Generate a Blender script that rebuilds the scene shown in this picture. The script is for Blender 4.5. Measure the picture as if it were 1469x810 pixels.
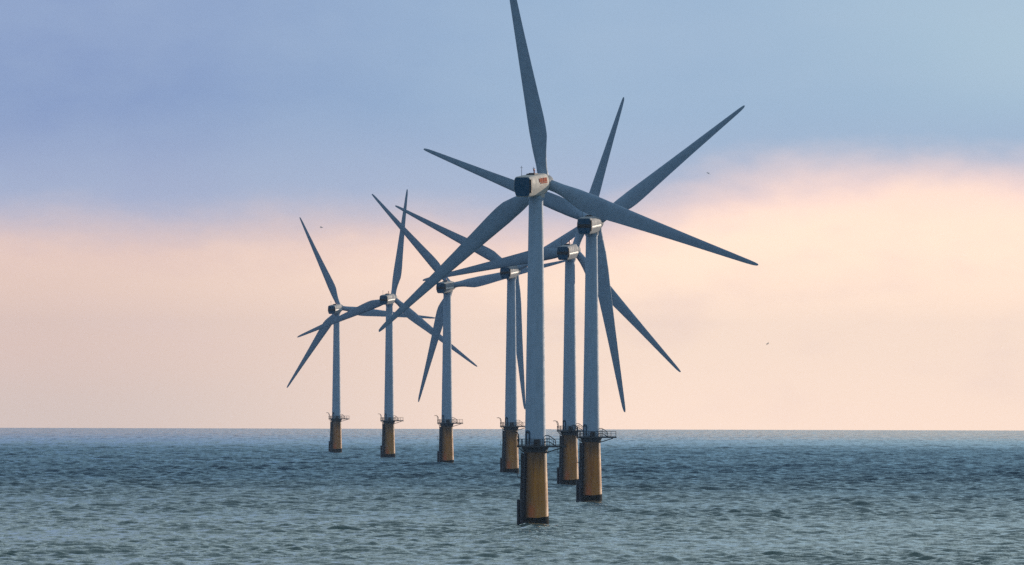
import bpy, math, random
import numpy as np
from mathutils import Vector, Matrix

for o in list(bpy.data.objects):
    bpy.data.objects.remove(o)
sc = bpy.context.scene
COL = sc.collection
R = math.radians

# ------------------------------------------------------------------ camera
EARTH = 7.43e6            # earth radius with refraction, the sea really curves away
CAM_H = 22.5
FOCAL_PX = 22500.0        # in pixels of a 1469 px wide frame
EYE_Y = 559.6             # image row of eye level
ROLL = 0.0027
cam = bpy.data.objects.new("camera", bpy.data.cameras.new("camera"))
COL.objects.link(cam)
cam.data.sensor_fit = 'HORIZONTAL'
cam.data.sensor_width = 36.0
cam.data.lens = FOCAL_PX / 1469.0 * 36.0
cam.data.clip_start = 1.0
cam.data.clip_end = 80000.0
pitch = math.atan((EYE_Y - 405.0) / FOCAL_PX)
cam.matrix_world = (Matrix.Translation((0, 0, CAM_H)) @ Matrix.Rotation(R(90) + pitch, 4, 'X')
                    @ Matrix.Rotation(ROLL, 4, 'Z'))
sc.camera = cam

# ------------------------------------------------------------------ light and exposure
SUN_EL, SUN_AZ = R(9.0), R(42.0)      # azimuth clockwise from the viewing direction (+Y)
sun_dir = Vector((math.sin(SUN_AZ) * math.cos(SUN_EL), math.cos(SUN_AZ) * math.cos(SUN_EL), math.sin(SUN_EL)))
sun = bpy.data.objects.new("sun", bpy.data.lights.new("sun", 'SUN'))
COL.objects.link(sun)
sun.data.energy = 3.0
sun.data.angle = R(0.6)
sun.data.color = (1.0, 0.80, 0.62)
sun.rotation_euler = sun_dir.to_track_quat('Z', 'Y').to_euler()
sc.view_settings.view_transform = 'Standard'
sc.view_settings.look = 'None'
sc.view_settings.exposure = 0.0
sc.view_settings.gamma = 1.0
sc.view_settings.use_curve_mapping = False
sc.cycles.use_denoising = False
sc.cycles.max_bounces = 6
sc.cycles.volume_bounces = 0
sc.cycles.caustics_reflective = False
sc.cycles.caustics_refractive = False
sc.cycles.sample_clamp_indirect = 2.0


def s2l(r, g, b):
    f = lambda c: (c / 255 / 12.92) if c / 255 <= 0.04045 else ((c / 255 + 0.055) / 1.055) ** 2.4
    return (f(r), f(g), f(b), 1.0)


class NT:
    """small helper round a node tree"""
    def __init__(self, tree):
        self.t = tree
        self.t.nodes.clear()

    def n(self, kind, **kw):
        nd = self.t.nodes.new(kind)
        for k, v in kw.items():
            setattr(nd, k, v)
        return nd

    def put(self, sock, v):
        if hasattr(v, 'is_output'):
            self.t.links.new(v, sock)
        elif v is not None:
            sock.default_value = v

    def math(self, op, a, b=None, c=None, clamp=False):
        nd = self.n('ShaderNodeMath', operation=op)
        nd.use_clamp = clamp
        for i, v in enumerate((a, b, c)):
            self.put(nd.inputs[i], v)
        return nd.outputs[0]

    def step(self, v, lo, hi, to0=0.0, to1=1.0):
        nd = self.n('ShaderNodeMapRange', interpolation_type='SMOOTHSTEP')
        for i, x in enumerate((v, lo, hi, to0, to1)):
            self.put(nd.inputs[i], x)
        return nd.outputs[0]

    def mix(self, f, a, b, mode='MIX'):
        nd = self.n('ShaderNodeMix', data_type='RGBA', blend_type=mode)
        self.put(nd.inputs[0], f)
        self.put(nd.inputs[6], a)
        self.put(nd.inputs[7], b)
        return nd.outputs[2]

    def noise(self, vec, scale, detail=3.0, rough=0.5, dims='3D'):
        nd = self.n('ShaderNodeTexNoise', noise_dimensions=dims)
        self.put(nd.inputs['Vector'], vec)
        nd.inputs['Scale'].default_value = scale
        nd.inputs['Detail'].default_value = detail
        nd.inputs['Roughness'].default_value = rough
        return nd.outputs[0]

    def mapping(self, vec, scale, loc=(0, 0, 0)):
        nd = self.n('ShaderNodeMapping')
        self.put(nd.inputs[0], vec)
        nd.inputs[1].default_value = loc
        nd.inputs[3].default_value = scale
        return nd.outputs[0]


# ------------------------------------------------------------------ sky: clouds over a clear-sky model
world = bpy.data.worlds.new("World")
sc.world = world
world.use_nodes = True
w = NT(world.node_tree)
tc = w.n('ShaderNodeTexCoord').outputs['Generated']
sep = w.n('ShaderNodeSeparateXYZ')
w.put(sep.inputs[0], tc)
dx, dy, dz = sep.outputs
sky = w.n('ShaderNodeTexSky', sky_type='NISHITA', sun_disc=False)
sky.sun_elevation = SUN_EL
sky.sun_rotation = SUN_AZ
sky.air_density = 1.0
sky.dust_density = 2.0
clear = w.mix(1.0, sky.outputs[0], (0.10, 0.10, 0.10, 1), 'MULTIPLY')

big = w.noise(w.mapping(tc, (45, 20, 110), (3.1, 0, 1.7)), 1.0, 3.0, 0.5)
fine = w.noise(w.mapping(tc, (130, 40, 280), (0.4, 2, 5.0)), 1.0, 4.0, 0.55)
bigc = w.math('SUBTRACT', big, 0.5)
finec = w.math('SUBTRACT', fine, 0.5)
# height of the lower edge of the blue cloud sheet (sine of elevation)
edge = w.math('ADD', 0.0104, w.step(dx, 0.002, 0.017, 0.0, 0.0036))
edge = w.math('ADD', edge, w.math('MULTIPLY', bigc, 0.0034))
wisp = w.math('SUBTRACT', w.noise(w.mapping(tc, (420, 90, 900), (1, 4, 2)), 1.0, 5.0, 0.6), 0.5)
edge = w.math('ADD', edge, w.math('ADD', w.math('MULTIPLY', finec, 0.0016), w.math('MULTIPLY', wisp, 0.0011)))
up = w.step(w.math('SUBTRACT', dz, edge), -0.0022, 0.0026)
# glow below the cloud sheet
left_c, right_c = (0.93, 0.68, 0.58, 1), (1.27, 0.96, 0.75, 1)
glow = w.mix(w.step(dx, -0.034, 0.012), left_c, right_c)
pink = w.math('MULTIPLY', w.step(w.math('ADD', w.math('SUBTRACT', edge, dz), w.math('MULTIPLY', finec, 0.004)), 0.004, 0.0), 0.8)
glow = w.mix(w.step(w.math('ADD', finec, w.math('MULTIPLY', bigc, 0.8)), -0.05, 0.35, 0.0, 0.35), glow, (0.98, 0.73, 0.66, 1))
glow = w.mix(pink, glow, w.mix(w.step(dx, -0.02, 0.02), (0.86, 0.63, 0.59, 1), (1.06, 0.77, 0.72, 1)))
low = w.step(w.math('ADD', dz, w.math('MULTIPLY', bigc, 0.004)), 0.0035, -0.003)
glow = w.mix(w.math('MULTIPLY', low, 0.6), glow, w.mix(w.step(dx, -0.03, 0.01), (0.82, 0.68, 0.61, 1), (1.37, 1.01, 0.79, 1)))
# the cloud sheet
shade = w.math('ADD', w.math('MULTIPLY', bigc, 1.6), w.math('ADD', w.math('MULTIPLY', finec, 0.9), w.math('MULTIPLY', wisp, 0.35)))
sheet = w.mix(w.step(dx, -0.03, 0.006), s2l(130, 156, 204), s2l(152, 183, 216))
sheet = w.mix(w.math('MULTIPLY', w.step(dx, 0.008, 0.028), w.step(dz, 0.012, 0.024)), sheet, s2l(165, 195, 220))
pale = w.math('MULTIPLY', w.step(dx, 0.022, 0.034), w.math('MULTIPLY', w.step(dz, 0.015, 0.021), w.step(dz, 0.028, 0.022)))
sheet = w.mix(w.math('MULTIPLY', pale, 0.55), sheet, s2l(178, 206, 224))
sheet = w.mix(w.math('MULTIPLY', w.step(dz, 0.019, 0.010), 0.75), sheet, s2l(188, 194, 220))
sheet = w.mix(w.step(shade, -0.6, 0.6, 0.0, 0.30), sheet, s2l(178, 200, 224))
# high above the picture: the same broken sheet, greyer
high = w.mix(w.noise(w.mapping(tc, (3, 3, 7)), 1.0, 4.0), (0.21, 0.31, 0.40, 1), (0.45, 0.56, 0.64, 1))
sheet = w.mix(w.step(dz, 0.04, 0.25), sheet, high)
cloud = w.mix(up, glow, sheet)
cover = w.step(dz, 0.03, 0.5, 0.94, 0.75)
col = w.mix(cover, clear, cloud)
bg = w.n('ShaderNodeBackground')
w.put(bg.inputs[0], col)
bg.inputs[1].default_value = 1.0
out = w.n('ShaderNodeOutputWorld')
w.put(out.inputs[0], bg.outputs[0])


# ------------------------------------------------------------------ materials
def material(name):
    m = bpy.data.materials.new(name)
    m.use_nodes = True
    return m, NT(m.node_tree)


def paint(name, base, dirt, amount=0.35, rough=0.45, streak=(0.8, 0.8, 0.07), scale=1.0, metallic=0.0, spec=0.5):
    """worn paint: base colour broken by vertical streaks and small blotches"""
    m, t = material(name)
    oc = t.n('ShaderNodeTexCoord').outputs['Object']
    rnd = t.n('ShaderNodeObjectInfo').outputs['Random']
    off = t.n('ShaderNodeVectorMath', operation='ADD')
    t.put(off.inputs[0], oc)
    cmb = t.n('ShaderNodeCombineXYZ')
    t.put(cmb.inputs[0], t.math('MULTIPLY', rnd, 37.0))
    t.put(off.inputs[1], cmb.outputs[0])
    v = off.outputs[0]
    a = t.noise(t.mapping(v, streak), 2.2 * scale, 4.0, 0.6)
    b = t.noise(v, 0.9 * scale, 4.0, 0.6)
    f = t.math('MULTIPLY', t.step(t.math('ADD', a, t.math('MULTIPLY', b, 0.6)), 0.62, 1.05), amount)
    colr = t.mix(f, (*base, 1), (*dirt, 1))
    p = t.n('ShaderNodeBsdfPrincipled')
    t.put(p.inputs['Base Color'], colr)
    t.put(p.inputs['Roughness'], t.step(b, 0.3, 0.7, rough - 0.08, rough + 0.1))
    p.inputs['Metallic'].default_value = metallic
    p.inputs['Specular IOR Level'].default_value = spec
    o = t.n('ShaderNodeOutputMaterial')
    t.put(o.inputs[0], p.outputs[0])
    m['p'] = 1
    return m


M = {}
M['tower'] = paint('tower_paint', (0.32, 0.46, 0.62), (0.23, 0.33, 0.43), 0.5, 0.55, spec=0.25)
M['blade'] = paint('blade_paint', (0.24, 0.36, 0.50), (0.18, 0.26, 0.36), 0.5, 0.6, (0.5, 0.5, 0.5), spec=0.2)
M['nacelle'] = paint('nacelle_paint', (0.34, 0.37, 0.40), (0.25, 0.27, 0.29), 0.35, 0.6, spec=0.06)
M['cowl'] = paint('sunlit_nacelle_paint', (0.58, 0.57, 0.54), (0.42, 0.41, 0.39), 0.4, 0.6, spec=0.06)  # nacelle paint again, lighter: the sunlit look is put into its colour
M['white'] = paint('white_glint_paint', (0.80, 0.79, 0.76), (0.6, 0.58, 0.54), 0.25, 0.35)  # for the side stripe, a sun glint painted as white
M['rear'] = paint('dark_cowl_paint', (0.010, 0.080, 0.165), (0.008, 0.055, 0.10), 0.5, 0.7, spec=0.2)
M['black'] = paint('black_rubber_and_shade', (0.012, 0.014, 0.02), (0.02, 0.02, 0.02), 0.5, 0.6)
M['steel'] = paint('dark_galvanised_steel', (0.018, 0.030, 0.042), (0.012, 0.015, 0.018), 0.5, 0.6)
M['duct'] = paint('dark_blue_steel', (0.010, 0.018, 0.034), (0.006, 0.009, 0.014), 0.6, 0.6)
M['growth'] = paint('marine_growth', (0.008, 0.010, 0.010), (0.02, 0.025, 0.015), 0.6, 0.9, (1, 1, 1), spec=0.1)
M['red'] = paint('red_lettering_paint', (0.60, 0.20, 0.13), (0.52, 0.30, 0.22), 0.4, 0.9, spec=0.0)
M['lamp'] = paint('red_lamp_glass', (0.55, 0.05, 0.06), (0.4, 0.04, 0.05), 0.2, 0.2)
M['bird'] = paint('grey_plumage', (0.75, 0.74, 0.73), (0.5, 0.5, 0.5), 0.5, 0.8)


def pile_material():
    m, t = material('yellow_transition_paint')
    oc = t.n('ShaderNodeTexCoord').outputs['Object']
    rnd = t.n('ShaderNodeObjectInfo').outputs['Random']
    cmb = t.n('ShaderNodeCombineXYZ')
    t.put(cmb.inputs[0], t.math('MULTIPLY', rnd, 53.0))
    off = t.n('ShaderNodeVectorMath', operation='ADD')
    t.put(off.inputs[0], oc)
    t.put(off.inputs[1], cmb.outputs[0])
    v = off.outputs[0]
    sp = t.n('ShaderNodeSeparateXYZ')
    t.put(sp.inputs[0], oc)
    x, y, z = sp.outputs
    streaks = t.noise(t.mapping(v, (1.3, 1.3, 0.08)), 1.6, 4.0, 0.6)
    blot = t.noise(v, 0.55, 4.0, 0.6)
    c = t.mix(t.step(streaks, 0.42, 0.7), (0.47, 0.205, 0.016, 1), (0.31, 0.115, 0.008, 1))
    # bleached by spray low down
    bleach = t.math('MULTIPLY', t.step(t.math('ADD', z, t.math('MULTIPLY', blot, 4.0)), 7.5, 2.5), 0.40)
    c = t.mix(bleach, c, (0.50, 0.27, 0.09, 1))
    c = t.mix(t.math('MULTIPLY', rnd, 0.5), c, t.mix(1.0, c, (1.0, 0.72, 0.4, 1), 'MULTIPLY'))
    # darker brown towards the left; the platform's shade painted in near the top
    left_dark = t.step(t.math('ADD', x, t.math('MULTIPLY', streaks, 1.4)), 0.75, -0.85)
    deck_shade = t.math('MULTIPLY', t.step(t.math('ADD', z, t.math('MULTIPLY', streaks, 4.0)), 9.8, 14.0), 0.85)
    c = t.mix(t.math('MAXIMUM', t.math('MULTIPLY', left_dark, 0.9), deck_shade), c, (0.06, 0.036, 0.016, 1))
    # rust weeping out beside the cable duct
    rx = t.step(t.math('ABSOLUTE', t.math('ADD', x, 0.55)), 0.95, 0.1)
    rz = t.math('MULTIPLY', t.step(z, 0.6, 1.6), t.step(z, 4.6, 2.2))
    rust = t.math('MULTIPLY', t.math('MULTIPLY', rx, rz), t.step(blot, 0.3, 0.6, 0.55, 1.0))
    c = t.mix(rust, c, (0.50, 0.115, 0.012, 1))
    p = t.n('ShaderNodeBsdfPrincipled')
    t.put(p.inputs['Base Color'], c)
    t.put(p.inputs['Roughness'], t.step(blot, 0.3, 0.7, 0.45, 0.65))
    o = t.n('ShaderNodeOutputMaterial')
    t.put(o.inputs[0], p.outputs[0])
    return m


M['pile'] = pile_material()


def sea_material():
    m, t = material('sea_water')
    oc = t.n('ShaderNodeTexCoord').outputs['Object']
    patch = t.noise(t.mapping(oc, (0.006, 0.0016, 0.0)), 1.0, 3.0, 0.5)
    sp = t.n('ShaderNodeSeparateXYZ')
    t.put(sp.inputs[0], oc)
    # silty shallow water near the bank, clearer and bluer farther out
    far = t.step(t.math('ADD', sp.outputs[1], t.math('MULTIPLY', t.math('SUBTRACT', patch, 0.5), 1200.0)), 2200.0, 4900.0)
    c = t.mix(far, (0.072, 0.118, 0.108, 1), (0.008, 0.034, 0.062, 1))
    # wind ripples too small for the mesh: they tip the surface a little this way and that
    geo = t.n('ShaderNodeNewGeometry')
    rip = t.n('ShaderNodeTexNoise')
    t.put(rip.inputs['Vector'], t.mapping(oc, (0.9, 0.5, 0.9)))
    rip.inputs['Detail'].default_value = 3.0
    v1 = t.n('ShaderNodeVectorMath', operation='SUBTRACT')
    t.put(v1.inputs[0], rip.outputs['Color'])
    v1.inputs[1].default_value = (0.5, 0.5, 0.5)
    v2 = t.n('ShaderNodeVectorMath', operation='MULTIPLY')
    t.put(v2.inputs[0], v1.outputs[0])
    v2.inputs[1].default_value = (0.35, 0.35, 0.0)
    cb = t.n('ShaderNodeCombineXYZ')
    wide = t.noise(t.mapping(oc, (0.22, 0.0042, 0.0), (7.0, 3.0, 0.0)), 1.0, 4.0, 0.7)
    yy = sp.outputs[1]
    gust = t.n('ShaderNodeMix', data_type='FLOAT')
    t.put(gust.inputs[0], t.step(yy, 5500.0, 9000.0))
    chop = t.n('ShaderNodeMix', data_type='FLOAT')
    t.put(chop.inputs[0], t.step(yy, 2200.0, 3900.0, 0.15, 1.0))
    t.put(chop.inputs[2], t.noise(t.mapping(oc, (0.75, 0.045, 0.0), (2.0, 9.0, 0.0)), 1.0, 3.0, 0.62))
    t.put(chop.inputs[3], t.noise(t.mapping(oc, (0.42, 0.016, 0.0)), 1.0, 4.0, 0.68))
    t.put(gust.inputs[2], chop.outputs[0])
    t.put(gust.inputs[3], wide)
    bias = t.math('ADD', t.step(yy, 2100.0, 4300.0, 0.53, 0.36), t.step(yy, 6300.0, 8800.0, 0.0, 0.19))
    ruffled = t.math('MULTIPLY', t.step(yy, 2100.0, 4300.0, 0.62, 0.66), t.step(yy, 8500.0, 6500.0, 1.5, 1.0))
    t.put(cb.inputs[1], t.math('MULTIPLY', t.math('SUBTRACT', bias, gust.outputs[0]), ruffled))
    v3 = t.n('ShaderNodeVectorMath', operation='ADD')
    t.put(v3.inputs[0], v2.outputs[0])
    t.put(v3.inputs[1], cb.outputs[0])
    v4 = t.n('ShaderNodeVectorMath', operation='ADD')
    t.put(v4.inputs[0], v3.outputs[0])
    t.put(v4.inputs[1], geo.outputs['Normal'])
    v5 = t.n('ShaderNodeVectorMath', operation='NORMALIZE')
    t.put(v5.inputs[0], v4.outputs[0])
    nrm = v5.outputs[0]
    deep = t.n('ShaderNodeBsdfDiffuse')
    t.put(deep.inputs['Color'], c)
    t.put(deep.inputs['Normal'], nrm)
    gl = t.n('ShaderNodeBsdfGlossy')
    gl.inputs['Roughness'].default_value = 0.07
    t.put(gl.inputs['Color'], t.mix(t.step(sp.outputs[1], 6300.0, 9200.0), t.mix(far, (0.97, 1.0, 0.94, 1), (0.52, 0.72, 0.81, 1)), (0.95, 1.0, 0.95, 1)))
    t.put(gl.inputs['Normal'], nrm)
    # reflection grows towards grazing (facets tipped past the edge count like their mirror twins)
    dt = t.n('ShaderNodeVectorMath', operation='DOT_PRODUCT')
    t.put(dt.inputs[0], nrm)
    t.put(dt.inputs[1], geo.outputs['Incoming'])
    g5 = t.math('POWER', t.math('SUBTRACT', 1.0, t.math('ABSOLUTE', dt.outputs['Value'])), 5.0)
    fres = t.math('MULTIPLY_ADD', g5, 0.98, 0.02, clamp=True)
    ms = t.n('ShaderNodeMixShader')
    t.put(ms.inputs[0], fres)
    t.put(ms.inputs[1], deep.outputs[0])
    t.put(ms.inputs[2], gl.outputs[0])
    o = t.n('ShaderNodeOutputMaterial')
    t.put(o.inputs[0], ms.outputs[0])
    return m


# ------------------------------------------------------------------ sea: one curved sheet all round, waves in its geometry
def axis(bands):
    out = []
    for a, b, f in bands:
        n = max(1, int(math.ceil(math.log(b / a) / f)))
        out += [a * (b / a) ** (k / n) for k in range(n)]
    out.append(bands[-1][1])
    return np.array(out)


def make_sea():
    rr = axis([(15.0, 1800.0, 0.02), (1800.0, 5200.0, 0.00034), (5200.0, 9000.0, 0.0005), (9000.0, 21500.0, 0.0009)])
    dense = np.linspace(-0.075, 0.075, 715)
    side = 0.075 + np.array([0.0006, 0.0015, 0.003, 0.005, 0.009, 0.016, 0.03, 0.05, 0.08])
    rest = np.linspace(0.2, math.pi, 46)
    th = np.concatenate([-rest[::-1][1:], -side[::-1], dense, side, rest]).astype(np.float64)  # closes at pi
    nr, nt = len(rr), len(th)
    dth = np.empty(nt)
    dth[1:-1] = (th[2:] - th[:-2]) / 2
    dth[0] = dth[-1] = 0.15
    dr = np.gradient(rr)
    X = (rr[:, None] * np.sin(th)[None, :])
    Y = (rr[:, None] * np.cos(th)[None, :])
    base = -(rr ** 2) / (2 * EARTH) - 0.30
    cell = np.maximum(dr[:, None] * 0.8, rr[:, None] * dth[None, :]).astype(np.float32)
    Z = np.zeros((nr, nt), np.float32)
    DX, DY = np.zeros_like(Z), np.zeros_like(Z)
    X4, Y4 = X.astype(np.float32), Y.astype(np.float32)
    rng = np.random.default_rng(11)
    n = 64
    lam = np.exp(np.linspace(math.log(1.7), math.log(22.0), n)) * np.exp(rng.normal(0, 0.03, n))
    ang = rng.normal(0, 0.60, n) + 0.12          # travelling towards the camera
    amp = 0.0185 * lam ** 0.62 * np.where(lam > 6, 0.70, 1.05) * rng.uniform(0.6, 1.35, n)
    ph = rng.uniform(0, 2 * math.pi, n)
    group = 0.85 + 0.28 * np.sin(X4 * 0.031 + Y4 * 0.0042) * np.sin(Y4 * 0.011 - X4 * 0.017 + 1.3)
    rough = np.interp(rr, [1800, 2500, 3300, 4600, 6400, 8500, 12000], [0.78, 0.85, 1.0, 1.35, 1.4, 0.9, 0.5]).astype(np.float32)
    group = group * rough[:, None]
    for k in range(n):
        kk = 2 * math.pi / lam[k]
        arg = (kk * math.sin(ang[k])) * X + (kk * math.cos(ang[k])) * Y + ph[k]
        arg = np.mod(arg, 2 * math.pi).astype(np.float32)
        s = np.sin(arg)
        fade = np.clip((lam[k] / cell - 2.2) / 2.0, 0, 1)
        a = amp[k] * fade
        Z += a * s
        c = a * np.cos(arg) * 0.85                    # water drawn in under the crests: peaked waves
        DX += c * math.sin(ang[k])
        DY += c * math.cos(ang[k])
    X4 = X4 + DX * group
    Y4 = Y4 + DY * group
    Z = Z * group + base[:, None].astype(np.float32)
    co = np.stack([X4, Y4, Z], -1).reshape(-1, 3)
    idx = np.arange(nr * nt, dtype=np.int32).reshape(nr, nt)
    q = np.stack([idx[:-1, :-1], idx[:-1, 1:], idx[1:, 1:], idx[1:, :-1]], -1).reshape(-1, 4)[:, ::-1]
    me = bpy.data.meshes.new("sea")
    me.vertices.add(len(co))
    me.vertices.foreach_set("co", co.ravel())
    me.loops.add(q.size)
    me.loops.foreach_set("vertex_index", np.ascontiguousarray(q).ravel())
    me.polygons.add(len(q))
    me.polygons.foreach_set("loop_start", np.arange(0, q.size, 4, dtype=np.int32))
    me.polygons.foreach_set("use_smooth", np.ones(len(q), bool))
    me.update(calc_edges=True)
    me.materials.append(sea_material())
    o = bpy.data.objects.new("sea", me)
    COL.objects.link(o)
    o['kind'] = 'structure'
    o['label'] = 'choppy grey green sea with small dark wavelets'
    return o


make_sea()

# ------------------------------------------------------------------ haze
HAZE = 1.5e-5


def make_haze():
    m, t = material('haze_air')
    v = t.n('ShaderNodeVolumePrincipled')
    v.inputs['Color'].default_value = (0.50, 0.70, 1.0, 1)
    v.inputs['Density'].default_value = HAZE
    v.inputs['Anisotropy'].default_value = 0.0
    o = t.n('ShaderNodeOutputMaterial')
    t.put(o.inputs['Volume'], v.outputs[0])
    x, zb, zt = 22000.0, -36.0, 118.0
    vs = [(sx * x, sy * x, z) for z in (zb, zt) for sy in (-1, 1) for sx in (-1, 1)]
    fs = [(0, 2, 3, 1), (4, 5, 7, 6), (0, 1, 5, 4), (2, 6, 7, 3), (0, 4, 6, 2), (1, 3, 7, 5)]
    me = bpy.data.meshes.new("haze")
    me.from_pydata(vs, [], fs)
    me.materials.append(m)
    ob = bpy.data.objects.new("haze", me)
    COL.objects.link(ob)
    ob['kind'] = 'stuff'
    ob['label'] = 'thin pale sea haze over the water'


make_haze()


# ------------------------------------------------------------------ mesh helper
class MB:
    def __init__(self):
        self.v, self.f = [], []

    def add(self, vs, fs):
        b = len(self.v)
        self.v += [tuple(p) for p in vs]
        self.f += [tuple(b + i for i in f) for f in fs]
        return self

    def loft(self, rings, cap0=True, cap1=True, closed=True):
        n = len(rings[0])
        vs = [p for r in rings for p in r]
        fs = []
        m = n if closed else n - 1
        for k in range(len(rings) - 1):
            for i in range(m):
                j = (i + 1) % n
                fs.append((k * n + i, k * n + j, (k + 1) * n + j, (k + 1) * n + i))
        if cap0:
            fs.append(tuple(reversed(range(n))))
        if cap1:
            fs.append(tuple((len(rings) - 1) * n + i for i in range(n)))
        return self.add(vs, fs)

    def lathe(self, prof, n=40, c=(0, 0)):
        return self.loft([[(c[0] + r * math.cos(2 * math.pi * i / n), c[1] + r * math.sin(2 * math.pi * i / n), z)
                           for i in range(n)] for r, z in prof])

    def tube(self, pts, r, n=8):
        pts = [Vector(p) for p in pts]
        rings = []
        for k, p in enumerate(pts):
            d = (pts[min(k + 1, len(pts) - 1)] - pts[max(k - 1, 0)]).normalized()
            a = d.orthogonal() if k == 0 else (pa - d * pa.dot(d))
            a.normalize()
            pa = a
            b = d.cross(a)
            rad = r[k] if isinstance(r, (list, tuple)) else r
            rings.append([p + (a * math.cos(2 * math.pi * i / n) + b * math.sin(2 * math.pi * i / n)) * rad for i in range(n)])
        return self.loft(rings)

    def box(self, lo, hi, bevel=0.0):
        x0, y0, z0 = lo
        x1, y1, z1 = hi
        b = min(bevel, (x1 - x0) / 2.01, (y1 - y0) / 2.01, (z1 - z0) / 2.01)
        def ring(i, z):
            return [(x0 + b + i, y0 + i, z), (x1 - b - i, y0 + i, z), (x1 - i, y0 + b + i, z), (x1 - i, y1 - b - i, z),
                    (x1 - b - i, y1 - i, z), (x0 + b + i, y1 - i, z), (x0 + i, y1 - b - i, z), (x0 + i, y0 + b + i, z)]
        if b <= 0:
            vs = [(x, y, z) for z in (z0, z1) for y in (y0, y1) for x in (x0, x1)]
            return self.add(vs, [(0, 2, 3, 1), (4, 5, 7, 6), (0, 1, 5, 4), (2, 6, 7, 3), (0, 4, 6, 2), (1, 3, 7, 5)])
        return self.loft([ring(b * 0.6, z0), ring(0, z0 + b), ring(0, z1 - b), ring(b * 0.6, z1)])

    def mesh(self, name, mat, angle=35):
        me = bpy.data.meshes.new(name)
        me.from_pydata(self.v, [], self.f)
        me.polygons.foreach_set("use_smooth", [True] * len(me.polygons))
        me.set_sharp_from_angle(angle=R(angle))
        me.materials.append(mat)
        return me


def lerp(tab, x):
    for (a, b), (c, d) in zip(tab, tab[1:]):
        if x <= c:
            u = (x - a) / (c - a)
            return b + (d - b) * u
    return tab[-1][1]


# ------------------------------------------------------------------ wind turbine
HUB_Z = 58.1
DECK = 13.55
LEN = 40.4
TILT = R(5)


def pile_r(z):
    return lerp([(-4, 2.36), (0, 2.33), (1.2, 2.30), (12.2, 1.95), (14, 1.95)], z)


def tower_r(z):
    return lerp([(13, 1.78), (17, 1.74), (30, 1.56), (57, 1.20)], z)


def mesh_transition():
    zs = [-4, 0, 1.0, 3, 6, 9, 11, 12.2, 12.9]
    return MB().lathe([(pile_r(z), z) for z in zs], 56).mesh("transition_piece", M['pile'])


def mesh_growth():
    rnd = random.Random(5)
    n = 56
    tops = [1.45 + 0.22 * math.sin(i * 0.11 + 0.6) + rnd.uniform(-0.06, 0.06) for i in range(n)]
    rings = []
    for z, e in ((-4, 0.03), (0, 0.05), (0.55, 0.05), (None, 0.015)):
        rings.append([((pile_r(1) + e + rnd.uniform(0, 0.02)) * math.cos(2 * math.pi * i / n),
                       (pile_r(1) + e + rnd.uniform(0, 0.02)) * math.sin(2 * math.pi * i / n),
                       tops[i] if z is None else z) for i in range(n)])
    return MB().loft(rings).mesh("marine_growth", M['growth'])


def mesh_tower():
    prof = []
    for z in (12.95, 15, 20, 26, 30):
        prof.append((tower_r(z), z))
    for z in (36, 42, 48, 53):
        prof.append((tower_r(z), z))
    prof += [(1.22, 55.6), (1.34, 55.65), (1.34, 56.2)]
    return MB().lathe(prof, 56).mesh("tower", M['tower'])


def on_tower(phi, z, e=0.0):
    """phi measured from the front (-Y), positive to the right"""
    r = tower_r(z) + e
    return Vector((r * math.sin(phi), -r * math.cos(phi), z))


DOOR_PHI = R(-48)


def mesh_door(e, half, name, mat, frame=False):
    b = MB()
    pts = []
    z0 = DECK + 0.25
    hgt = 1.75 if not frame else 1.85
    for k in range(13):
        a = math.pi * k / 12
        pts.append((-half * math.cos(a), z0 + hgt + half * math.sin(a) * 0.9))
    pts = [(-half, z0)] + pts + [(half, z0)]
    path = [on_tower(DOOR_PHI + u / 1.78, z, e) for u, z in pts]
    if frame:
        b.tube(path, 0.10, 8)
    else:
        inner = [on_tower(DOOR_PHI + u / 1.78, z, -0.05) for u, z in pts]
        n = len(path)
        b.add(path + inner, [tuple(range(n))] + [(i, i + n, (i + 1) % n + n, (i + 1) % n) for i in range(n)])
    return b.mesh(name, mat)


def deck_outline():
    pts = []
    # ring part round the tower, with an arm to the right and a short stub to the left
    rad, wr, wl = 2.75, 1.7, 1.3
    ar, al = math.asin(wr / rad), math.asin(wl / rad)
    n = 14
    for k in range(n + 1):
        a = ar + (math.pi - al - ar) * k / n
        pts.append((rad * math.cos(a), rad * math.sin(a)))
    pts += [(-3.15, wl), (-3.15, -wl)]
    for k in range(n + 1):
        a = math.pi + al + (math.pi - al - ar) * k / n
        pts.append((rad * math.cos(a), rad * math.sin(a)))
    pts += [(5.35, -wr), (5.35, wr)]
    return pts


OUT = deck_outline()


def mesh_deck():
    b = MB()
    def ring(s, z):
        return [(x * s, y * s, z) for x, y in OUT]
    b.loft([ring(0.985, DECK - 0.30), ring(1.0, DECK - 0.28), ring(1.0, DECK - 0.02), ring(0.995, DECK)])
    # girders under the arm; dark collar added for the shade below the deck
    for y in (-1.2, 1.2):
        b.tube([(1.7, y * 0.8, DECK - 1.25), (4.6, y, DECK - 0.34)], 0.09, 8)
    b.tube([(-1.7, -0.6, DECK - 1.3), (-2.9, -0.6, DECK - 0.34)], 0.08, 8)
    b.lathe([(2.0, DECK - 1.15), (2.07, DECK - 1.12), (2.10, DECK - 0.65), (2.35, DECK - 0.31)], 48)
    return b.mesh("platform", M['steel'])


def resample(pts, step):
    out = []
    n = len(pts)
    for i in range(n):
        a, b = Vector((*pts[i], 0)), Vector((*pts[(i + 1) % n], 0))
        m = max(1, int(round((b - a).length / step)))
        out += [a.lerp(b, k / m) for k in range(m)]
    return out


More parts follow.
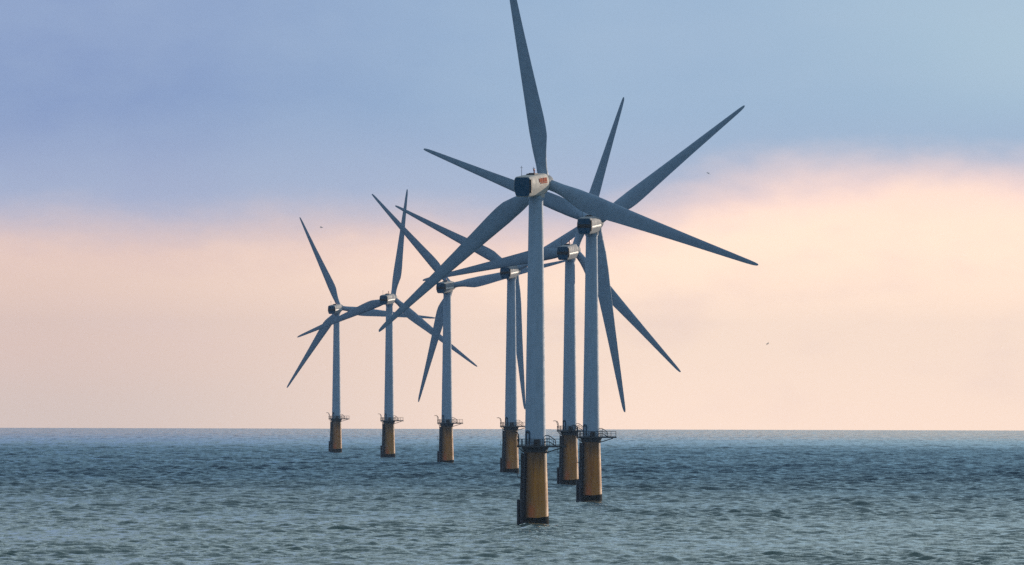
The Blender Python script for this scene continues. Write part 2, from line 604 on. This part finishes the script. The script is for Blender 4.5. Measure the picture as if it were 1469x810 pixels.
def mesh_railing():
    b = MB()
    inset = [(x * 0.972, y * 0.96) for x, y in OUT]
    for p in resample(inset, 1.05)[::1]:
        b.tube([(p.x, p.y, DECK - 0.02), (p.x, p.y, DECK + 1.15)], 0.042, 6)
    loop = inset + [inset[0]]
    for z, r in ((1.12, 0.045), (0.62, 0.032), (0.12, 0.05)):
        for p, q in zip(loop, loop[1:]):
            b.tube([(p[0], p[1], DECK + z), (q[0], q[1], DECK + z)], r, 6)
    return b.mesh("railing", M['steel'])


def mesh_davit():
    b = MB()
    b.tube([(-2.85, -0.9, DECK), (-2.85, -0.9, DECK + 1.9)], [0.13, 0.10], 10)
    b.tube([(-2.85, -0.9, DECK + 1.8), (-3.1, -0.9, DECK + 2.25), (-3.6, -0.95, DECK + 2.42), (-4.1, -1.0, DECK + 2.36)], [0.10, 0.09, 0.08, 0.06], 8)
    b.tube([(-2.85, -0.9, DECK + 1.0), (-3.3, -0.92, DECK + 2.28)], 0.05, 6)
    b.box((-3.02, -1.08, DECK + 0.7), (-2.68, -0.72, DECK + 1.15), 0.05)
    return b.mesh("davit_crane", M['steel'])


def mesh_stair():
    b = MB()
    b.box((1.55, -0.95, DECK + 0.62), (2.35, -0.05, DECK + 0.70))
    for k in range(4):
        x = 2.4 + 0.26 * k
        z = DECK + 0.56 - 0.16 * k
        b.box((x, -0.95, z - 0.05), (x + 0.24, -0.05, z))
    for y in (-1.0, 0.0):
        b.tube([(1.6, y, DECK + 0.66), (2.38, y, DECK + 0.66), (3.4, y, DECK + 0.04)], 0.07, 6)
        b.tube([(1.62, y, DECK + 1.72), (2.2, y, DECK + 1.74), (2.6, y, DECK + 1.55), (3.45, y, DECK + 0.9), (3.5, y, DECK)], 0.07, 8)
        b.tube([(2.38, y, DECK), (2.38, y, DECK + 1.66)], 0.05, 6)
        b.tube([(1.62, y, DECK + 1.2), (2.38, y, DECK + 1.2), (3.45, y, DECK + 0.5)], 0.04, 6)
    return b.mesh("access_stair", M['steel'])


def mesh_locker():
    b = MB()
    b.box((-0.18, -2.35, DECK), (0.78, -1.88, DECK + 0.95), 0.08)
    b.box((-0.22, -2.38, DECK + 0.95), (0.82, -1.85, DECK + 1.02), 0.03)
    return b.mesh("equipment_locker", M['black'])


def mesh_duct():
    """steel casing with cable tubes on the front left of the pile"""
    b = MB()
    zs = [-3, 0, 3, 6, 9, 12.2]
    fi = [R(a) for a in range(-100, -45, 6)]
    inner, outer = [], []
    for z in zs:
        r = pile_r(z)
        inner.append([((r - 0.02) * math.sin(a), -(r - 0.02) * math.cos(a), z) for a in fi])
        outer.append([((r + 0.07) * math.sin(a), -(r + 0.07) * math.cos(a), z) for a in fi])
    rings = [o + i[::-1] for o, i in zip(outer, inner)]
    b.loft(rings)
    return b.mesh("cable_casing", M['duct'])


def mesh_cable_tube(a, r):
    pts = []
    for z in (-3, 0, 3, 6, 9, 12.25):
        q = pile_r(z) + 0.07 + r * 0.9
        pts.append((q * math.sin(a), -q * math.cos(a), z))
    return MB().tube(pts, r, 12).mesh("cable_tube", M['duct'])


FENDERS = [(-2.88, -0.85), (-2.32, -1.75)]


def mesh_fender(k):
    x, y = FENDERS[k]
    b = MB()
    b.tube([(x, y, -3), (x, y, 4.25), (x, y, 4.38)], [0.25, 0.25, 0.17], 14)
    for z in (0.7, 2.4, 3.9):
        b.tube([(x, y, z), (x * 0.66, y * 0.66, z + 0.05)], 0.13, 8)
    return b.mesh("fender_tube", M['duct'])


def mesh_ladder():
    b = MB()
    cx, cy = -2.32, -0.75
    d = Vector((0.45, -0.9, 0)).normalized() * 0.26
    for s in (-1, 1):
        b.tube([(cx + s * d.x, cy + s * d.y, -1.0), (cx + s * d.x, cy + s * d.y, DECK + 1.1)], 0.055, 6)
    z = -0.8
    while z < DECK:
        b.tube([(cx - d.x, cy - d.y, z), (cx + d.x, cy + d.y, z)], 0.028, 5)
        z += 0.30
    for z in (2, 5, 8.1, 11.0):
        k = pile_r(z) / 2.44
        b.tube([(cx, cy, z), (cx * k, cy * k, z)], 0.05, 6)
    # rest platform half way up
    b.box((-3.05, -1.15, 8.05), (-2.1, -0.35, 8.17))
    b.tube([(-3.0, -1.1, 8.17), (-3.0, -1.1, 9.2)], 0.04, 6)
    b.tube([(-3.0, -0.4, 8.17), (-3.0, -0.4, 9.2)], 0.04, 6)
    b.tube([(-3.0, -1.1, 9.2), (-3.0, -0.4, 9.2)], 0.04, 6)
    return b.mesh("ladder", M['steel'])


# nacelle frame: x across (right), y along the axis (towards the rotor), z up; origin on the tower axis at hub height
def nac_ring(y, w, top, bot, ch, taper=0.88):
    """section with a crease at mid height; ch = corner chamfer"""
    h = w / 2
    tw = h * taper
    bw = h * 0.78
    side = [(h, -0.42), (h * 0.985, 0.25), (tw + (h - tw) * 0.25, top - ch), (tw - ch * 0.35, top - ch * 0.22), (tw - ch, top)]
    low = [(bw - ch * 0.6, bot), (bw, bot + ch * 0.5), (h * 0.985, -0.80)]
    half = low + side
    return [(x, y, z) for x, z in half] + [(-x, y, z) for x, z in reversed(half)]


NAC_Y0 = -7.1


def mesh_nacelle(mat):
    b = MB()
    rings = [nac_ring(NAC_Y0, 3.06, 1.36, -1.98, 0.34), nac_ring(-6.8, 3.14, 1.44, -2.04, 0.37), nac_ring(-3, 3.2, 1.52, -2.10, 0.45),
             nac_ring(0, 3.2, 1.56, -2.1, 0.48), nac_ring(1.9, 3.14, 1.55, -2.0, 0.55), nac_ring(2.7, 2.9, 1.44, -1.7, 0.62), nac_ring(3.15, 2.5, 1.2, -1.3, 0.6)]
    b.loft(rings)
    # yaw ring down to the tower top
    b.lathe([(1.30, -2.5), (1.42, -2.45), (1.42, -1.9)], 40)
    return b.mesh("nacelle", mat, 28)


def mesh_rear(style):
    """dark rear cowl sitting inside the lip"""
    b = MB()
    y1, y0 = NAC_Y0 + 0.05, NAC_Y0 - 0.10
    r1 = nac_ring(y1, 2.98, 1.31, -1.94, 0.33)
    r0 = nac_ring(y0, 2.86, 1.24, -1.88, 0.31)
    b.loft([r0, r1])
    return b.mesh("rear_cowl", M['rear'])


def mesh_louvre():
    b = MB()
    b.box((-1.40, NAC_Y0 - 0.16, -0.62), (1.40, NAC_Y0 - 0.08, 0.12), 0.02)
    return b.mesh("vent_louvre", M['black'])


def mesh_shade_edge(h0, h1):
    b = MB()
    b.loft([[(1.30, NAC_Y0 - 0.14, z), (1.62, NAC_Y0 + 0.04, z), (1.62, NAC_Y0 + 0.42, z), (1.30, NAC_Y0 + 0.42, z)] for z in (h0, h1)])
    return b.mesh("shade_edge", M['black'])  # black strip added where the panel edge lies in shadow


def mesh_glint_band(x):
    b = MB()
    s = 1 if x > 0 else -1
    prof = [(1.50, -0.86), (1.63, -0.78), (1.665, -0.58), (1.63, -0.36), (1.50, -0.30)]
    rings = []
    for y, k in ((-6.5, 1.0), (-3, 1.012), (0, 1.012), (1.9, 0.995)):
        rings.append([(s * px * k, y, pz) for px, pz in (prof if s > 0 else prof[::-1])])
    b.loft(rings)
    return b.mesh("glint_band", M['white'])  # white moulding added; the glint along the crease is put into its colour


def mesh_hatch():
    b = MB()
    b.box((-0.75, -2.9, 1.50), (0.75, -0.9, 1.72), 0.06)
    b.box((-0.5, -2.3, 1.72), (0.4, -1.4, 1.80), 0.03)
    return b.mesh("roof_hatch", M['black'])


def mesh_mast(x, y, h, r=0.045):
    b = MB()
    z = 1.40
    b.tube([(x, y, z), (x, y, z + 0.3), (x, y, z + h)], [r * 2, r, r * 0.8], 6)
    b.tube([(x - 0.22, y, z + h * 0.82), (x + 0.22, y, z + h * 0.82)], r * 0.7, 6)
    return b.mesh("wind_vane_mast", M['steel'])


def mesh_beacon():
    b = MB()
    x, y, z = 0.35, -1.85, 1.78
    prof = [(0.10, z - 0.02), (0.10, z + 0.35), (0.17, z + 0.4), (0.17, z + 0.62), (0.12, z + 0.72), (0.04, z + 0.76)]
    n = 14
    b.loft([[(x + r * math.cos(2 * math.pi * i / n), y + r * math.sin(2 * math.pi * i / n), zz) for i in range(n)] for r, zz in prof])
    return b.mesh("warning_lamp", M['lamp'])


def mesh_logo():
    """worn red block mark on the right flank: rows of blocky shapes, no readable letters at this distance"""
    b = MB()
    def plate(y0, y1, z0, z1):
        def px(z):
            t = (z - 0.25) / 1.0
            return 1.6 * 0.985 - 0.02 - 0.145 * max(0, t) + 0.125
        vs = [(px(z) - e, y, z) for e in (0.0, 0.12) for y, z in ((y0, z0), (y1, z0), (y1, z1), (y0, z1))]
        b.add(vs, [(0, 1, 2, 3), (7, 6, 5, 4), (0, 4, 5, 1), (1, 5, 6, 2), (2, 6, 7, 3), (3, 7, 4, 0)])
    for y0, y1, z0, z1 in ((-2.75, -1.95, 0.22, 0.88), (-1.83, -1.10, 0.20, 0.92), (-0.96, -0.70, 0.36, 0.60), (-0.58, 0.22, 0.20, 0.92), (0.34, 1.15, 0.22, 0.90)):
        plate(y0, y1, z0, z1)
    plate(-2.2, 1.15, -0.02, 0.15)
    return b.mesh("red_logo", M['red'])


def mesh_groove():
    b = MB()
    vs = [(1.61 - e, y, z) for e in (0.0, 0.06) for y, z in ((-2.6, -0.52), (1.3, -0.36), (1.3, -0.26), (-2.6, -0.38))]
    b.add(vs, [(0, 1, 2, 3), (7, 6, 5, 4), (0, 4, 5, 1), (1, 5, 6, 2), (2, 6, 7, 3), (3, 7, 4, 0)])
    return b.mesh("panel_gap", M['black'])


def mesh_hub():
    b = MB()
    n = 36
    prof = [(1.15, 3.05), (1.36, 3.25), (1.44, 3.8), (1.44, 4.9), (1.34, 5.5), (1.05, 6.05), (0.55, 6.4), (0.08, 6.52)]
    b.loft([[(r * math.cos(2 * math.pi * i / n), y, -r * math.sin(2 * math.pi * i / n)) for i in range(n)] for r, y in prof])
    return b.mesh("rotor_hub", M['nacelle'])


def mesh_blade():
    """z along the blade, x chordwise (trailing edge +x), y along the rotor axis (upwind +)"""
    chord = [(0.9, 1.85), (2.2, 1.85), (3.2, 1.95), (4.6, 2.35), (6.2, 2.95), (7.8, 3.38), (9.4, 3.46), (11.5, 3.28), (15, 2.88), (20, 2.36), (26, 1.80), (31, 1.40), (35, 1.08), (38.3, 0.80), (39.6, 0.62), (40.2, 0.40), (LEN, 0.12)]
    thick = [(0.9, 1.0), (2.2, 1.0), (4.6, 0.72), (6.2, 0.50), (9.4, 0.33), (15, 0.25), (24, 0.19), (LEN, 0.15)]
    axisx = [(0.9, 0.5), (2.2, 0.5), (4.6, 0.43), (7.8, 0.33), (12, 0.32), (LEN, 0.34)]   # share of the chord ahead of the pitch axis
    twist = [(0.9, 14), (6, 14), (12, 9), (20, 5), (30, 2), (LEN, 0)]
    n = 24
    rings = []
    zs = [0.9, 1.6, 2.2, 2.8, 3.4, 4.0, 4.8, 5.5, 6.2, 7, 7.8, 8.6, 9.4, 10.4, 11.5, 13, 15, 17.5, 20, 23, 26, 29, 32, 35, 37, 38.3, 39.2, 39.8, 40.2, LEN]
    for z in zs:
        c = (lerp(chord, z) + lerp(chord, min(LEN, z + 0.3)) + lerp(chord, max(0.9, z - 0.3))) / 3 if z < 39.5 else lerp(chord, z)
        tk, ax, tw = lerp(thick, z), lerp(axisx, z), R(lerp(twist, z) + 3)
        rnd = min(1, max(0, (tk - 0.33) / 0.5))
        ring = []
        for i in range(n):
            a = 2 * math.pi * i / n
            s = 0.5 - 0.5 * math.cos(a)           # 0 at the leading edge, 1 at the trailing edge
            sg = 1 if a < math.pi else -1
            naca = 5 * tk * (0.2969 * math.sqrt(s) - 0.1260 * s - 0.3516 * s * s + 0.2843 * s ** 3 - 0.1036 * s ** 4)
            circ = 0.5 * tk * abs(math.sin(a))
            y = sg * (naca * (1 - rnd) + circ * rnd)
            x0, y0 = (s - ax) * c, y * c
            ring.append((x0 * math.cos(tw) + y0 * math.sin(tw), -x0 * math.sin(tw) + y0 * math.cos(tw) + 0.0006 * z * z, z))
        rings.append(ring)
    return MB().loft(rings).mesh("blade", M['blade'], 50)


MESH = dict(
    transition=mesh_transition(), growth=mesh_growth(), tower=mesh_tower(),
    door=mesh_door(0.035, 0.42, "door", M['steel']), frame=mesh_door(0.03, 0.50, "door_frame", M['rear'], True),
    deck=mesh_deck(), rail=mesh_railing(), davit=mesh_davit(), stair=mesh_stair(), locker=mesh_locker(),
    duct=mesh_duct(), tubes=[mesh_cable_tube(R(a), 0.20) for a in (-84, -69, -54)],
    fender=[mesh_fender(0), mesh_fender(1)], ladder=mesh_ladder(),
    nacelle=mesh_nacelle(M['nacelle']), nacelle_sunlit=mesh_nacelle(M['cowl']), rear=mesh_rear(0), louvre=mesh_louvre(), shade_edge_full=mesh_shade_edge(-1.35, 0.95), band=[mesh_glint_band(1), mesh_glint_band(-1)],
    hatch=mesh_hatch(), masts=[mesh_mast(-0.95, -4.6, 1.75), mesh_mast(0.5, -2.5, 1.5)], beacon=mesh_beacon(), logo=mesh_logo(), groove=mesh_groove(),
    hub=mesh_hub(), blade=mesh_blade())


def part(name, me, parent, mat=None):
    o = bpy.data.objects.new(name, me)
    COL.objects.link(o)
    o.parent = parent
    if mat is not None:
        o.matrix_local = mat
    return o


def turbine(X, D, yaw, phase, label, front):
    t = bpy.data.objects.new("wind_turbine", None)
    COL.objects.link(t)
    t.empty_display_size = 5
    t.location = (X, D, -D * D / (2 * EARTH))
    t['label'] = label
    t['category'] = 'wind turbine'
    t['group'] = 'wind turbines standing in the sea'
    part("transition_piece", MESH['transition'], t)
    part("marine_growth", MESH['growth'], t)
    tw = part("tower", MESH['tower'], t)
    part("door", MESH['door'], tw)
    part("door_frame", MESH['frame'], tw)
    pl = part("platform", MESH['deck'], t)
    part("railing", MESH['rail'], pl)
    part("davit_crane", MESH['davit'], pl)
    part("access_stair", MESH['stair'], pl)
    part("equipment_locker", MESH['locker'], pl)
    cc = part("cable_casing", MESH['duct'], t)
    for me in MESH['tubes']:
        part("cable_tube", me, cc)
    for me in MESH['fender']:
        part("fender_tube", me, t)
    part("ladder", MESH['ladder'], t)
    # nacelle turned into the wind and tilted up at the rotor end
    nm = Matrix.Translation((0, 0, HUB_Z)) @ Matrix.Rotation(-yaw, 4, 'Z') @ Matrix.Rotation(TILT, 4, 'X')
    nb = Matrix.Translation((0, 0, HUB_Z + 0.28)) @ Matrix.Rotation(-yaw, 4, 'Z') @ Matrix.Rotation(R(3.6), 4, 'X')
    nc = part("nacelle", MESH['nacelle_sunlit' if front else 'nacelle'], t, nb)
    part("rear_cowl", MESH['rear'], nc)
    part("shade_edge", MESH['shade_edge_full'], nc)
    if front:
        part("red_logo", MESH['logo'], nc)['label'] = 'worn red orange block marking on the nacelle flank'
        part("panel_gap", MESH['groove'], nc)
    else:
        part("vent_louvre", MESH['louvre'], nc)
        for me in MESH['band']:
            part("glint_band", me, nc)
    part("roof_hatch", MESH['hatch'], nc)
    for me in MESH['masts']:
        part("wind_vane_mast", me, nc)
    part("warning_lamp", MESH['beacon'], nc)
    part("rotor_hub", MESH['hub'], t, nm)
    for k in range(3):
        part("blade", MESH['blade'], t, nm @ Matrix.Translation((0, 4.45, 0)) @ Matrix.Rotation(phase + k * 2 * math.pi / 3, 4, 'Y'))
    return t


ROWS = [
    (4.05, 2677.3, 19.28, 110.5, 'tallest and frontmost wind turbine, red orange mark on its nacelle, standing before all the others', True),
    (16.69, 3291.7, 13.21, 52.5, 'second tallest wind turbine, tower rightmost of all, one blade raised to the upper right', False),
    (14.42, 3906.2, 14.83, 19.0, 'wind turbine whose tower stands between the two tallest towers, one blade pointing up', False),
    (-0.19, 4520.6, 14.89, 57.4, 'wind turbine just left of the tallest tower, one blade hanging straight down beside its tower', False),
    (-21.21, 5135.1, 17.47, 78.1, 'third wind turbine from the left, one blade almost level and pointing right', False),
    (-44.96, 5749.5, 17.32, 8.7, 'second wind turbine from the left, one blade pointing almost straight up', False),
    (-71.12, 6364.0, 16.74, 95.8, 'smallest wind turbine, leftmost and last of the curving row', False),
]
for X, D, ps, th, lab, fr in ROWS:
    turbine(X, D, R(ps), R(th), lab, fr)


# ------------------------------------------------------------------ birds
def mesh_bird(flap, bank):
    b = MB()
    n = 10
    prof = [(-0.30, 0.02, 0.0), (-0.22, 0.05, 0.0), (-0.05, 0.085, 0.0), (0.10, 0.08, 0.01), (0.18, 0.055, 0.03), (0.24, 0.05, 0.04), (0.29, 0.03, 0.035), (0.34, 0.008, 0.03)]
    b.loft([[(x, r * math.cos(2 * math.pi * i / n), dz + r * math.sin(2 * math.pi * i / n)) for i in range(n)] for x, r, dz in prof])
    for s in (-1, 1):
        rings = []
        for u, sw, ch, zz in ((0.03, 0.02, 0.17, 0.02), (0.22, 0.06, 0.16, 0.02 + 0.6 * flap), (0.42, 0.01, 0.12, 0.02 + flap), (0.60, -0.08, 0.06, 0.02 + flap * 0.85), (0.70, -0.15, 0.012, 0.02 + flap * 0.7)):
            zb = zz + s * bank * u
            rings.append([(sw + ch * 0.5, s * u, zb), (sw, s * u, zb + 0.018), (sw - ch * 0.5, s * u, zb), (sw, s * u, zb - 0.010)])
        b.loft(rings)
    b.loft([[(-0.24, -0.03, 0.0), (-0.24, 0.03, 0.0), (-0.24, 0.0, 0.02)], [(-0.42, -0.10, 0.0), (-0.42, 0.10, 0.0), (-0.42, 0.0, 0.012)]])
    return b.mesh("bird", M['bird'])


for px, py, D, yaw, flap, bank, lab in (
        (1016, 248, 2600, 150, -0.06, 0.35, 'tiny grey gull flying in the sky right of the tallest rotor, below the blade tip'),
        (1101, 493, 2900, 20, 0.05, -0.5, 'tiny grey gull flying low against the pale cream sky above the horizon'),
        (461, 326, 2500, 170, 0.10, 0.15, 'tiny grey gull gliding beside the raised blade of the leftmost turbine')):
    o = bpy.data.objects.new("bird", mesh_bird(flap, bank))
    COL.objects.link(o)
    o.location = ((px - 734.5) * D / FOCAL_PX + ROLL * (py - 405) * D / FOCAL_PX, D, CAM_H - (py - EYE_Y - ROLL * (px - 734.5)) * D / FOCAL_PX)
    o.rotation_euler = (0, 0, R(yaw))
    o.scale = (0.85, 0.85, 0.85)
    o['label'] = lab
    o['category'] = 'bird'
    o['group'] = 'gulls in the sky'
